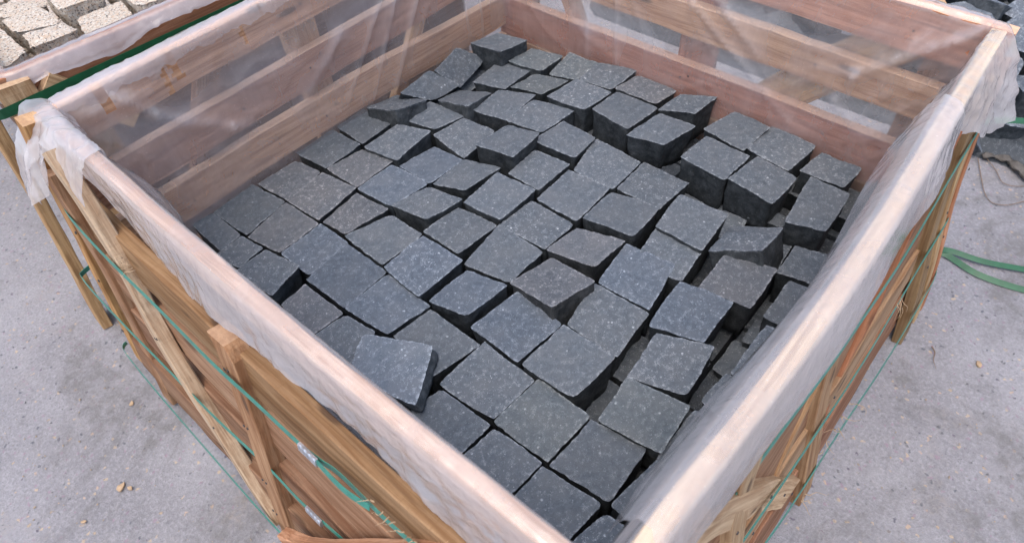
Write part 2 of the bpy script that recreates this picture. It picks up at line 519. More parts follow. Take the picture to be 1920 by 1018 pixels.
# ------------------------------------------------------------------ ground
def build_ground():
    bm = bmesh.new()
    xs = [-40, -12, -4, -2] + [-1.4 + .04 * i for i in range(110)] + [3.4, 5, 10, 40]
    ys = [-40, -12, -4, -2] + [-1.4 + .04 * i for i in range(110)] + [3.4, 5, 10, 40]
    g = [[bm.verts.new((x, y, G + (noise.noise(Vector((x * 1.7, y * 1.7, 3))) * .004 + noise.noise(Vector((x * 9, y * 9, 1))) * .0015 if abs(x) < 3.2 and abs(y) < 3.2 else 0) - .002)) for y in ys] for x in xs]
    for i in range(len(xs) - 1):
        for j in range(len(ys) - 1):
            bm.faces.new((g[i][j], g[i + 1][j], g[i + 1][j + 1], g[i][j + 1]))
    me = mesh_from(bm, "ground"); smooth_all(me)
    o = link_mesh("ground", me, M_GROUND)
    setp(o, "grey worn concrete ground speckled with mauve and dark grit", "ground", kind="structure")
build_ground()

def scatter(name, mat, n, boxes, rmin, rmax, seed, label, cat, flat=.5):
    rnd = random.Random(seed); bm = bmesh.new()
    for _ in range(n):
        bx = rnd.choices(boxes, weights=[b[4] for b in boxes])[0]
        x, y = rnd.uniform(bx[0], bx[1]), rnd.uniform(bx[2], bx[3])
        r = rmin + (rmax - rmin) * rnd.random() ** 3
        ret = bmesh.ops.create_icosphere(bm, subdivisions=1, radius=r)
        a = rnd.uniform(0, 6.28); sx, sy, sz = rnd.uniform(.6, 1.5), rnd.uniform(.5, 1), rnd.uniform(.3, 1) * flat * 1.4
        for v in ret['verts']:
            q = v.co; k = 1 + .5 * noise.noise(Vector((q.x / r + x * 90, q.y / r, q.z / r + y * 70)))
            q = Vector((q.x * sx * k, q.y * sy * k, q.z * sz * k))
            v.co = Vector((x + q.x * math.cos(a) - q.y * math.sin(a), y + q.x * math.sin(a) + q.y * math.cos(a), G + q.z + r * sz * .35))
    o = link_mesh(name, mesh_from(bm, name), mat)
    setp(o, label, cat, kind="stuff")

LEFTG = (-.75, .05, .5, 2.6, 4); RIGHTG = (.35, 2.2, -.95, .05, 3)
scatter("grit", M_GRIT, 900, [LEFTG, RIGHTG, (.7, 1.6, -.5, -.1, 2)], .0006, .0030, 3, "small dark grit scattered over the concrete round the crates", "grit")
scatter("sawdust", M_CHIP, 650, [(-.62, .0, .75, 1.7, 3), (-.45, -.1, .6, 1.3, 2), RIGHTG, (.3, .9, -.45, -.12, 2)], .0006, .0026, 8, "sandy sawdust and tiny wood crumbs lying on the concrete", "sawdust")

def chip(x, y, s, a, label):
    bm = bmesh.new(); rnd = random.Random(int(x * 1000))
    pts = [(math.cos(t) * s * rnd.uniform(.6, 1.2), math.sin(t) * s * rnd.uniform(.35, .7)) for t in [i * math.pi / 4 for i in range(8)]]
    top = [bm.verts.new((px, py, s * .28 + rnd.uniform(-.1, .15) * s)) for px, py in pts]
    bot = [bm.verts.new((px * 1.05, py * 1.05, 0)) for px, py in pts]
    ct = bm.verts.new((0, 0, s * .42))
    for i in range(8):
        bm.faces.new((top[i], top[(i + 1) % 8], ct)); bm.faces.new((bot[i], bot[(i + 1) % 8], top[(i + 1) % 8], top[i]))
    bm.faces.new(bot[::-1])
    o = link_mesh("wood_chip", mesh_from(bm, "wood_chip"), M_SPLINTER, None, Matrix.Translation((x, y, G)) @ Matrix.Rotation(a, 4, 'Z'))
    setp(o, label, "wood chip", "wood chips on the concrete")

# ------------------------------------------------------------------ the crate of dark cobbles
crate = empty("slatted_crate", (.54, .54, G), "open slatted wooden crate full of dark cobbles, strapped in thin teal bands", "crate")
# back-left wall (y = D)
zl = [(.262, .333), (.125, .205), (.004, .087), (-.125, -.045), (-.26, -.17)]
cols = [(.66, .38, .23), (.54, .29, .18), (.66, .40, .235), (.45, .27, .16), BROWN]
colsb = [(.64, .32, .20), (.62, .37, .21), (.48, .20, .12), BROWN, BROWN]
for (a, b), c in zip(zl, cols):
    dz = .012 if abs(b - .087) < .01 else 0
    board("plank", [(-.01, D + .010, (a + b) / 2 + dz * .8), (W * .5, D + .012, (a + b) / 2 + dz * .4), (W + .02, D + .010, (a + b) / 2 - dz * 2)], (0, 0, 1), b - a, .022, c, crate, sawn_lit=.9)
# back-right wall (x = W)
for (a, b), c in zip(zl, colsb):
    if b < .1 and a > 0: a, b = -.042, .066
    if abs(b - .205) < .001: a, b = .132, .205
    if b > .3: a = .25
    board("plank", [(W + .012, D + .02, (a + b) / 2 - (.006 if b < .1 else 0)), (W + .014, D * .5, (a + b) / 2), (W + .010, -.02, (a + b) / 2)], (0, 0, 1), b - a, .024, c, crate, sawn_lit=.8)
# front-left wall (x = 0), the lower planks stand further out
FLx = [(-.001, .020), (-.041, .022), (-.062, .022), (-.088, .02), (-.120, .02)]
colf = [(.70, .52, .40), (.30, .18, .09), (.32, .19, .115), (.27, .15, .09), (.26, .15, .09)]
for (a, b), (x, th), c in zip(zl, FLx, colf):
    if abs(b - .087) < .01: a, b = .0, .085
    bow = .010 if b > .3 else .004
    if abs(b - .205) < .01: th = .024; b = .208
    board("plank", [(x + .002, -.03 if b < .3 else -.012, (a + b) / 2), (x - bow * .6, D * .45, (a + b) / 2), (x + .003, D + (.012 if b < .3 else .0), (a + b) / 2)], (.18 if b < .3 else 0, 0, 1), b - a, th, c, crate, warp=.002)
# front-right wall (y = 0)
FRy = [(-.008, .022), (-.020, .02), (-.040, .02), (-.064, .02), (-.086, .02)]
colr = [(.84, .68, .46), (.34, .16, .09), (.30, .17, .10), (.42, .27, .16), (.34, .18, .11)]
for (a, b), (y, th), c in zip(zl, FRy, colr):
    if abs(b - .087) < .01: a = -.042
    bow = .010 if b > .3 else .002
    board("plank", [(-.012 if b > .3 else .12, y + .004, (a + b) / 2), (W * .42, y - bow, (a + b) / 2), (W + .015, y + .012 if b > .3 else y, (a + b) / 2)], (0, .17 if b < .3 else 0, 1), b - a, th, c, crate, warp=.002)

# posts and braces nailed outside the walls
S_ = .18
board("post", [(-.040, 1.058, .258), (-.074, 1.045, -.02), (-.131, 1.005, -.3)], (0, 1, 0), .044, .030, (.36, .21, .12), crate)
board("post", [(-.024, 1.066, .345), (-.080, 1.13, -.045), (-.118, 1.15, -.3)], (0, 1, .1), .030, .030, GOLD, crate)
board("post", [(-.041, .588, .222), (-.055, .566, .16), (-.142, .560, -.3)], (0, 1, 0), .043, .030, (.38, .22, .12), crate)
board("brace", [(-.034, .985, .330), (-.053, .905, .185), (-.094, .812, .0), (-.145, .595, -.275)], (.1, 1, .35), .036, .024, (.50, .385, .27), crate, cham=.002)
board("brace", [(-.155, .50, -.178), (-.135, .41, -.103), (-.050, .155, .198)], (.1, .8, .6), .040, .022, (.58, .32, .19), crate)
board("post", [(.02, -.028, .30), (-.03, -.06, 0), (-.08, -.12, -.3)], (1, 0, 0), .05, .03, GOLD, crate)
# right side posts: the wall stands further out towards the ground
def fr_post(name, x, z0, z1, width, thick, color, dx=0.0, k=0.0, lean=0.0):
    def yc(z, xx):
        far = min(1, max(0, xx / .9))
        return interp([(-.3, -.108 - .016 * far), (-.2, -.088 - .018 * far), (-.045, -.058 - .008 * far), (.17, -.033 - .004 * far), (.27, -.024), (.34, -.016)], z) + k
    pts = []
    for i in range(5):
        z = z0 + (z1 - z0) * i / 4; xx = x + dx * i / 4
        pts.append((xx, yc(z, xx), z))
    d = Vector(pts[-1]) - Vector(pts[0])
    return board(name, pts, Vector((1, 0, 0)) if not dx else Vector((abs(d.z), 0, -d.x * (1 if d.z > 0 else -1))), width, thick, color, crate)
fr_post("post", .985, .26, -.3, .046, .020, (.28, .19, .10), -.01)
fr_post("post", 1.045, .27, -.3, .026, .022, (.50, .35, .19), -.01)
fr_post("post", 1.087, .28, -.3, .024, .022, (.50, .23, .12), -.01)
fr_post("brace", .90, .25, -.19, .045, .018, (.34, .15, .08), -.40, .004)
fr_post("post", .505, .25, -.28, .048, .020, (.38, .24, .135), 0)
fr_post("brace", .115, .255, -.15, .060, .018, (.56, .40, .25), .31, -.001)
fr_post("post", .24, .25, -.28, .043, .018, (.50, .36, .22), 0, -.003)
fr_post("brace", .64, .24, -.12, .046, .014, (.42, .27, .15), -.30, .006)

# outside the two far walls
board("post", [(.485, D + .034, .32), (.49, D + .036, 0), (.49, D + .04, -.3)], (1, 0, 0), .075, .024, (.58, .36, .20), crate)
board("post", [(.05, D + .034, .30), (.05, D + .04, -.3)], (1, 0, 0), .06, .024, GOLD, crate)
board("brace", [(.16, D + .035, .02), (.30, D + .036, .29)], (1, 0, -.5), .05, .02, BROWN, crate)
board("brace", [(.66, D + .034, -.10), (.93, D + .036, .30)], (1, 0, -.7), .035, .022, (.70, .48, .28), crate)
board("post", [(W + .036, .525, .32), (W + .038, .52, -.3)], (0, 1, 0), .085, .022, (.44, .21, .13), crate)
board("brace", [(W + .036, .40, -.04), (W + .038, .262, .12), (W + .036, .08, .31)], (0, 1, .9), .085, .022, (.56, .36, .17), crate)
board("brace", [(W + .036, .83, -.02), (W + .036, .985, .31)], (0, 1, -.5), .045, .022, (.60, .36, .22), crate)
board("post", [(W + .036, 1.02, .31), (W + .038, 1.03, -.3)], (0, 1, 0), .06, .022, BROWN, crate)
board("post", [(W + .036, .06, .31), (W + .038, .06, -.3)], (0, 1, 0), .06, .022, BROWN, crate)

def nail(parent, p, d, r=.0022):
    d = Vector(d).normalized(); p = Vector(p)
    bm = bmesh.new()
    bmesh.ops.create_cone(bm, cap_ends=True, segments=10, radius1=r, radius2=r * .8, depth=.0016)
    Mx = Matrix.Translation(p) @ d.to_track_quat('Z', 'Y').to_matrix().to_4x4()
    return link_mesh("nail", mesh_from(bm, "nail"), M_NAIL, parent, Mx)
for p, d in [((.30, D - .001, .165), (0, -1, 0)), ((.468, D - .001, .168), (0, -1, 0)), ((.50, D - .001, .185), (0, -1, 0)), ((.49, D - .001, .30), (0, -1, 0)), ((.47, D - .001, .045), (0, -1, 0)),
             ((.50, D - .001, .06), (0, -1, 0)), ((.84, D - .001, .16), (0, -1, 0)), ((.10, D - .001, .30), (0, -1, 0)), ((.13, D - .001, .045), (0, -1, 0)),
             ((W - .001, .52, .04), (-1, 0, 0)), ((W - .001, .54, .03), (-1, 0, 0)), ((W - .001, .26, .17), (-1, 0, 0)), ((W - .001, .20, .03), (-1, 0, 0)), ((W - .001, .12, .29), (-1, 0, 0)), ((W - .001, .53, .29), (-1, 0, 0))]:
    nail(crate, p, d)

def wisp(p, d, L, seed, parent=crate):
    rnd = random.Random(seed); q = Vector(p); pts = [q.copy()]; v = Vector(d).normalized()
    for _ in range(5):
        v = (v + Vector((rnd.uniform(-.7, .7), rnd.uniform(-.7, .7), rnd.uniform(-.8, .5)))).normalized()
        q = q + v * L / 5; pts.append(q.copy())
    return tube("splinter", pts, .0009, M_SPLINTER, parent, n=16, sides=5, taper=True)
for y_, zs in ((1.03, (.15, .04, -.09)), (.566, (.18, .05, -.10, -.2)), (.83, (.04,)), (.72, (-.1,))):
    for z_ in zs:
        xo = -.072 - (.165 - z_) * .19
        nail(crate, (xo - .0015, y_ + .008, z_), (-1, 0, .18), .0026); nail(crate, (xo - .0015, y_ - .010, z_ + .014), (-1, 0, .18), .0024)
for x_, z_ in ((.30, .05), (.20, .12), (.255, .02), (.40, -.1), (.50, .04), (.97, .05), (.975, -.09), (1.04, .1), (1.038, -.06), (.36, -.04)):
    nail(crate, (x_, -.052 - (.16 - z_) * .16 - .004, z_), (0, -1, .17), .0026)
for i in range(9): wisp((.50 + .02 * (i % 4), -.102, -.12 + .012 * i), (.4, -.6, -.8), .022 + .005 * (i % 4), 20 + i)
for i in range(3): wisp((.41 + .012 * i, -.114, -.12 - .010 * i), (.2, -.5, -1), .03 + .03 * (i == 2), 50 + i)
for i in range(5): wisp((.73 + .015 * i, -.082, .03 - .01 * i), (-.3, -1, -.5), .035, 70 + i)
for i in range(6): wisp((-.060, .81 + .008 * i, .205), (-.6, .4 * (-1) ** i, .6), .022, 90 + i)
for i in range(7): wisp((-.062, .20 + .012 * i, .19 - .005 * (i % 3)), (-.7, .5, .3), .022, 110 + i)

# ------------------------------------------------------------------ thin straps round the crate
def strap(pts, nrm, label, seals=(), w_=.0125, group="thin teal straps round the crate"):
    o = ribbon("strap", pts, nrm, w_, M_TEAL, None, n=150)
    setp(o, label, "strap", group)
    for (p, d, nr) in seals:
        p = Vector(p); d = Vector(d).normalized(); nr = Vector(nr); nr = (nr - d * nr.dot(d)).normalized(); b = d.cross(nr)
        bm = bmesh.new(); rows = []
        for i in range(13):
            x = -.018 + .003 * i
            cr_ = .0006 * math.sin(i * 2.1)
            row = [bm.verts.new(p + d * x + b * yy + nr * zz) for yy, zz in ((-.0082, 0), (-.0084, .0032 + cr_), (-.006, .0046), (0, .0050 - cr_), (.006, .0046), (.0084, .0032 - cr_), (.0082, 0))]
            rows.append(row)
        for r0, r1 in zip(rows, rows[1:]):
            for j in range(7): bm.faces.new((r0[j], r0[(j + 1) % 7], r1[(j + 1) % 7], r1[j]))
        bm.faces.new(rows[0][::-1]); bm.faces.new(rows[-1])
        so = link_mesh("seal", mesh_from(bm, "seal"), M_STEEL, o)
    return o
NL = None
s1 = strap([(.06, -.036, .17), (.142, -.038, .17), (.304, -.043, .17), (.452, -.050, .17), (.544, -.052, .17), (.652, -.054, .17), (.748, -.053, .17), (.89, -.049, .172), (1.08, -.044, .172), (1.125, -.030, .172)],
           None, "upper teal strap along the outside below the cream rail, half under the hanging film", w_=.012)
s1b = strap([(.0, -.02, .19), (-.040, .03, .18), (-.063, .211, .17), (-.0640, .336, .17), (-.068, .37, .17), (-.071, .413, .17), (-.0725, .512, .17), (-.0745, .607, .17), (-.0725, .759, .17), (-.072, .914, .17), (-.066, 1.06, .172), (-.052, 1.10, .172), (-.02, 1.125, .172)],
           NL, "upper teal strap with shiny metal seal along the side below the pinkish rail",
           [((-.071, .39, .170), (-.0, 1, 0), (-1, 0, .18))])
tl = ribbon("strap_tail", [(-.072, .375, .172), (-.074, .34, .176), (-.074, .31, .180), (-.069, .275, .181)], [(-1, 0, .3)], .012, M_TEAL, s1b, n=20)
s2 = strap([(-.07, .02, -.045), (-.094, .20, -.045), (-.102, .363, -.045), (-.106, .43, -.045), (-.1075, .474, -.045), (-.107, .56, -.045), (-.112, .697, -.045), (-.113, .859, -.045), (-.114, 1.004, -.045), (-.111, 1.161, -.045), (-.098, 1.187, -.043), (-.03, 1.187, -.04)],
           NL, "middle teal strap with metal seal crossing the leaning brace and posts", [((-.1065, .431, -.045), (.0, 1, 0), (-1, 0, .18))])
s2b = strap([(.02, -.050, -.045), (.12, -.062, -.045), (.259, -.073, -.045), (.482, -.081, -.045), (.65, -.085, -.045), (.782, -.084, -.045), (.92, -.082, -.045), (1.10, -.080, -.045), (1.14, -.06, -.045)],
            None, "middle teal strap crossing the outer posts on the cream-rail side")
s3 = strap([(-.12, .10, -.25), (-.150, .30, -.25), (-.158, .549, -.25), (-.156, .751, -.25), (-.151, .97, -.245), (-.146, 1.10, -.242), (-.141, 1.150, -.24), (-.128, 1.158, -.239)],
           NL, "lowest teal strap near the ground on the side with the leaning brace")
s3b = strap([(.06, -.075, -.20), (.16, -.088, -.20), (.347, -.104, -.20), (.461, -.110, -.20), (.618, -.114, -.20), (.803, -.121, -.20), (1.0, -.122, -.20), (1.085, -.119, -.20), (1.12, -.10, -.2)],
            None, "lowest teal strap near the ground on the cream-rail side")

# ------------------------------------------------------------------ dark cobbles
ST = {
1:('n',(881,1024,40),(957,998,40),(975,914,40),(892,930,45)),
2:('d',(744,1010,40),(848,1037,40),(901,992,0),(779,967,-10)),
3:('n',(805,948,0),(907,954,0),(932,865,0),(830,866,0)),
4:('g',(911,927,10),(990,915,10),(1011,829,10),(928,833,10)),
5:('g',(938,819,0),(1045,837,0),(1050,751,0),(963,748,0)),
6:('n',(966,747,0),(1052,752,0),(1082,657,0),(978,662,0)),
7:('g',(845,861,0),(920,848,0),(948,764,0),(866,782,0)),
8:('n',(845,749,20),(939,738,20),(946,639,20),(857,650,20)),
9:('b',(988,659,0),(1063,645,0),(1065,537,0),(993,549,0)),
10:('d',(859,631,30),(946,623,30),(946,517,30),(847,528,30)),
11:('n',(954,520,20),(1031,511,20),(1072,439,20),(990,448,20)),
12:('n',(807,507,50),(899,486,60),(919,408,50),(827,428,50)),
13:('n',(967,412,10),(1060,389,10),(1058,302,10),(953,309,10)),
14:('n',(967,313,10),(1075,304,0),(1058,199,10),(952,210,10)),
15:('n',(978,194,0),(1057,183,0),(1061,99,0),(983,105,0)),
16:('n',(836,394,30),(928,385,30),(923,282,30),(828,289,30)),
17:('n',(837,285,30),(931,271,30),(920,180,30),(824,185,30)),
18:('n',(818,151,10),(964,168,10),(961,86,10),(839,81,10)),
19:('d',(632,1011,40),(737,1023,40),(779,965,0),(696,972,0)),
20:('n',(562,1060,20),(658,1060,0),(670,965,20),(581,972,40)),
21:('n',(691,956,10),(782,973,-20),(792,873,10),(700,862,30)),
22:('n',(600,992,0),(688,977,0),(698,871,0),(619,895,0)),
23:('n',(714,861,10),(809,867,10),(845,783,10),(732,774,10)),
24:('n',(731,773,10),(830,776,10),(850,675,10),(747,686,10)),
25:('d',(489,1082,0),(572,1084,0),(581,989,0),(484,988,0)),
26:('d',(372,1084,0),(475,1084,0),(480,990,0),(382,990,0)),
27:('b',(381,988,0),(472,974,0),(491,889,0),(383,889,0)),
28:('n',(472,966,10),(572,966,10),(603,887,10),(488,874,10)),
29:('n',(603,882,0),(689,870,0),(698,781,0),(587,772,0)),
30:('n',(610,758,30),(703,745,30),(724,671,30),(629,665,30)),
31:('n',(714,686,10),(807,671,10),(804,579,10),(723,576,10)),
32:('u',(483,866,0),(575,852,0),(582,770,0),(485,775,0)),
33:('u',(381,887,0),(478,884,0),(483,778,0),(390,789,0)),
34:('n',(488,768,0),(584,773,0),(614,688,0),(515,702,0)),
35:('n',(385,782,10),(471,760,10),(488,679,10),(401,697,10)),
36:('n',(482,671,10),(590,676,10),(599,580,10),(491,581,10)),
37:('n',(609,665,0),(701,668,0),(710,579,0),(609,581,0)),
38:('n',(700,561,0),(812,584,0),(805,465,0),(703,464,0)),
39:('n',(586,568,0),(695,570,0),(702,469,0),(587,466,0)),
40:('n',(708,458,0),(811,459,0),(810,351,0),(710,358,0)),
41:('n',(592,457,10),(686,454,10),(707,355,10),(610,353,10)),
42:('n',(660,334,10),(763,344,10),(771,244,10),(659,235,10)),
43:('n',(572,324,0),(666,337,0),(670,238,0),(581,228,0)),
44:('b',(484,463,10),(565,450,10),(594,357,10),(507,366,10)),
45:('u',(487,344,0),(596,357,0),(608,258,0),(494,239,0)),
46:('n',(667,226,10),(764,232,-10),(801,146,10),(697,143,40)),
47:('b',(580,196,10),(676,198,10),(705,109,10),(595,103,10)),
48:('n',(722,112,-20),(803,115,-20),(822,51,-20),(737,43,-20)),
50:('n',(617,84,-20),(720,85,-20),(726,9,-20),(613,5,-20)),
51:('u',(458,219,10),(573,228,10),(590,132,10),(485,129,10)),
52:('n',(354,190,10),(454,201,10),(491,112,10),(385,100,10)),
53:('g',(263,182,10),(354,190,10),(373,85,10),(278,78,10)),
54:('n',(380,687,0),(471,677,0),(483,582,0),(380,591,0)),
55:('n',(484,580,0),(577,574,0),(576,465,0),(491,470,0)),
56:('n',(368,566,0),(488,581,0),(484,467,0),(389,468,0)),
57:('b',(383,463,10),(484,446,0),(474,340,20),(375,360,30)),
58:('u',(265,671,10),(367,671,10),(370,567,10),(258,571,10)),
59:('n',(276,803,0),(374,770,0),(373,682,0),(272,686,0)),
60:('b',(274,866,0),(371,876,0),(381,787,0),(279,804,0)),
61:('b',(266,976,0),(368,986,0),(381,889,0),(272,878,0)),
62:('b',(258,1068,0),(355,1063,0),(366,988,0),(268,976,0)),
63:('d',(149,1071,0),(250,1079,0),(263,977,0),(155,961,0)),
64:('n',(102,1085,0),(148,1069,0),(148,970,0),(97,964,0)),
65:('b',(153,954,0),(262,974,0),(265,870,0),(168,867,0)),
66:('u',(168,867,0),(268,866,0),(267,781,0),(168,775,0)),
67:('n',(81,965,0),(147,967,0),(155,905,0),(96,897,0)),
68:('n',(81,886,10),(153,887,10),(168,801,10),(91,783,10)),
69:('u',(158,772,0),(265,782,0),(265,666,0),(160,665,0)),
70:('u',(161,664,0),(264,662,0),(260,545,0),(171,561,0)),
71:('b',(93,762,0),(150,765,0),(152,656,0),(86,663,0)),
72:('n',(86,660,0),(152,651,0),(161,581,0),(89,565,0)),
73:('n',(175,549,0),(256,540,0),(255,421,0),(159,441,0)),
74:('p',(72,545,14),(146,594,0),(194,468,24),(98,408,30)),
75:('u',(272,458,0),(382,445,0),(376,338,0),(269,349,0)),
76:('u',(261,549,10),(357,544,10),(377,462,10),(280,474,10)),
77:('n',(380,331,0),(483,347,0),(486,235,0),(379,226,0)),
78:('n',(266,337,10),(371,331,10),(374,226,10),(271,234,10)),
79:('n',(157,421,0),(264,418,0),(261,305,0),(167,311,0)),
80:('g',(164,308,0),(268,301,0),(266,197,0),(166,203,0)),
81:('n',(163,196,0),(262,193,0),(275,101,0),(175,96,0)),
82:('n',(94,423,0),(153,412,0),(156,307,0),(83,312,0)),
83:('n',(87,307,0),(156,299,0),(160,207,0),(82,214,0)),
84:('n',(81,207,0),(156,203,0),(166,103,0),(86,111,0)),
85:('n',(271,81,0),(376,79,0),(379,2,0),(278,9,0)),
86:('n',(172,94,0),(271,80,0),(274,7,0),(168,19,0)),
87:('n',(83,105,0),(158,92,0),(164,29,0),(83,42,0)),
88:('n',(36,458,0),(93,468,0),(88,386,0),(28,376,0)),
89:('n',(474,70,-10),(597,70,-10),(600,11,-10),(485,10,-10)),
90:('n',(400,81,-10),(470,75,-10),(480,16,-10),(396,17,-10)),
'L1':('n',(388,292,-80),(488,286,-80),(490,195,-80),(390,213,-80)),
'L2':('n',(312,278,-90),(381,260,-90),(385,180,-90),(296,199,-90)),
'L3':('n',(822,350,-60),(899,338,-60),(879,255,-60),(812,276,-60)),
'L4':('n',(757,264,-50),(835,275,-50),(842,226,-50),(776,216,-50)),
'L5':('n',(834,225,-40),(884,218,-40),(885,155,-40),(851,161,-40)),
'L6':('n',(708,181,-50),(811,194,-50),(830,124,-50),(741,117,-50)),
'L7':('n',(516,111,-90),(592,112,-90),(605,63,-90),(514,59,-90)),
'L8':('n',(117,501,-60),(174,493,-60),(169,461,-60),(140,467,-60)),
'L9':('n',(852,660,-60),(902,659,-60),(894,565,-60),(829,575,-60)),
'L10':('n',(584,96,-70),(644,98,-70),(651,63,-70),(594,65,-70)),
'L11':('n',(827,386,-60),(884,377,-60),(878,338,-60),(831,343,-60)),
'L12':('d',(700,1062,-35),(795,1064,-30),(798,968,-38),(702,965,-32)),  # row of low stones added to darken the bright gaps by this wall
'L13':('d',(803,1063,-30),(893,1064,-34),(896,970,-30),(806,966,-38)),
'L14':('d',(900,1063,-40),(1000,1064,-36),(1002,962,-40),(902,960,-34)),
'L15':('d',(972,150,-62),(1060,152,-60),(1062,60,-58),(975,56,-64)),
'L16':('d',(975,250,-62),(1060,252,-58),(1062,166,-62),(974,160,-60)),
}
TINT = {'p': (1.45, 1.47, 1.5), 'n': (1, 1, 1), 'b': (1.07, 1.0, .965), 'g': (1.0, 1.0, .95), 'd': (.84, .84, .84), 'u': (.95, 1.0, 1.08)}
LOOK = {'p': 'pale slab', 'n': "grey cobble", 'b': "brownish grey cobble", 'g': "greenish grey cobble", 'd': "dark grey cobble", 'u': "bluish grey cobble"}
ORD = ["", "first", "second", "third", "fourth", "fifth", "sixth", "seventh", "eighth", "ninth", "tenth", "eleventh", "twelfth", "thirteenth"]
SPECIAL = {
 1: "high flat cobble alone in the far corner where the two slatted walls meet",
 2: "dark cobble tilted up against the tan slatted wall beside the far corner cobble",
 19: "dark cobble leaning on the tan wall, next after the steepest tilted one",
 20: "cobble tipped on edge against the tan wall, its thin face seen edgewise",
 21: "cobble with arched back edge and narrow tipped face, second off the tan wall",
 12: "highest thick cobble with rounded lower edge, standing clear above its neighbours",
 11: "thick wedge cobble with deep dark sides against the reddish slatted wall",
 46: "tilted cobble with curved broken front edge beside the dark hole",
 47: "brownish cobble with pale net of scratches standing between two dark holes",
 74: "raised broken slab with pale powdery patches jutting beside the pinkish rail",
 57: "cobble with a broken lower corner showing a large dark notch, mid crate",
 18: "large dark cobble with tall front face beside the cream rail, upper end",
 68: "cobble with broad dark side face open to view beside the pinkish rail",
 9: "pale brownish cobble with slanting back edge touching the reddish slatted wall",
 41: "cobble above a long black gap, just left of the longest cobble pair",
 35: "cobble with a large black wedge under its near edge, off the tan wall",
}
rows = {}
for k, v in ST.items():
    c = [sum(q[i] for q in v[1:]) / 4000 for i in range(3)]
    low = isinstance(k, str)
    rows.setdefault((low, int(max(0, (D - c[1] - .01)) / .1)), []).append((c[0], k))
for (low, r), lst in sorted(rows.items()):
    lst.sort()
    for n_, (_, k) in enumerate(lst):
        v = ST[k]
        q = [tuple(x / 1000 for x in p) for p in v[1:]]
        seed = (k if not low else 200 + int(k[1:])) + .5
        dep = .095 if not low else .07
        tp = .006
        if k == 12: tp = .016
        if k == 74: s74 = 1
        if k == 74: dep, tp = .022, .001
        if k in (11, 16, 17, 10): tp = .004
        s_ = cobble("cobblestone", q, dep, seed, tp, 1.35 if k in (74, 46, 57) else 1.0)
        s_.color = (*TINT[v[0]], 1)
        b_ = random.Random(seed).uniform(.9, 1.1)
        s_.color = (s_.color[0] * b_, s_.color[1] * b_, s_.color[2] * b_, 1)
        if low:
            lab = "sunken dark cobble down a gap, %s from pinkish rail in %s strip off tan wall" % (ORD[n_ + 1], ORD[r + 1])
        elif k in SPECIAL: lab = SPECIAL[k]
        else: lab = "%s, %s from the pinkish rail in the %s row off the tan wall" % (LOOK[v[0]], ORD[n_ + 1], ORD[r + 1])
        setp(s_, lab, "cobblestone", "dark cobbles sunk in the gaps" if low else "dark cobbles filling the crate")

def rubble_fill():
    """the packed layers under the top one, seen only as darkness down the joints and between the planks"""
    bm = bmesh.new(); rnd = random.Random(4)
    for zt in (-.105, -.2):
        for i in range(10):
            for j in range(10):
                cx_, cy_ = .012 + .1052 * (i + .5), .012 + .1052 * (j + .5)
                h = .0505; z0, z1 = zt - .09, zt - rnd.uniform(0, .012)
                vs = [bm.verts.new((cx_ + a * h * rnd.uniform(.94, 1.02), cy_ + b * h * rnd.uniform(.94, 1.02), z)) for z in (z0, z1) for a, b in ((-1, -1), (1, -1), (1, 1), (-1, 1))]
                for f in ((0, 1, 2, 3), (4, 5, 6, 7), (0, 1, 5, 4), (1, 2, 6, 5), (2, 3, 7, 6), (3, 0, 4, 7)): bm.faces.new([vs[a] for a in f])
    o = link_mesh("buried_cobbles", mesh_from(bm, "buried_cobbles"), M_STONE)
    o.color = (.8, .8, .8, 1)
    setp(o, "packed lower layers of dark cobbles glimpsed down the black joints", "cobblestones", kind="stuff")
rubble_fill()

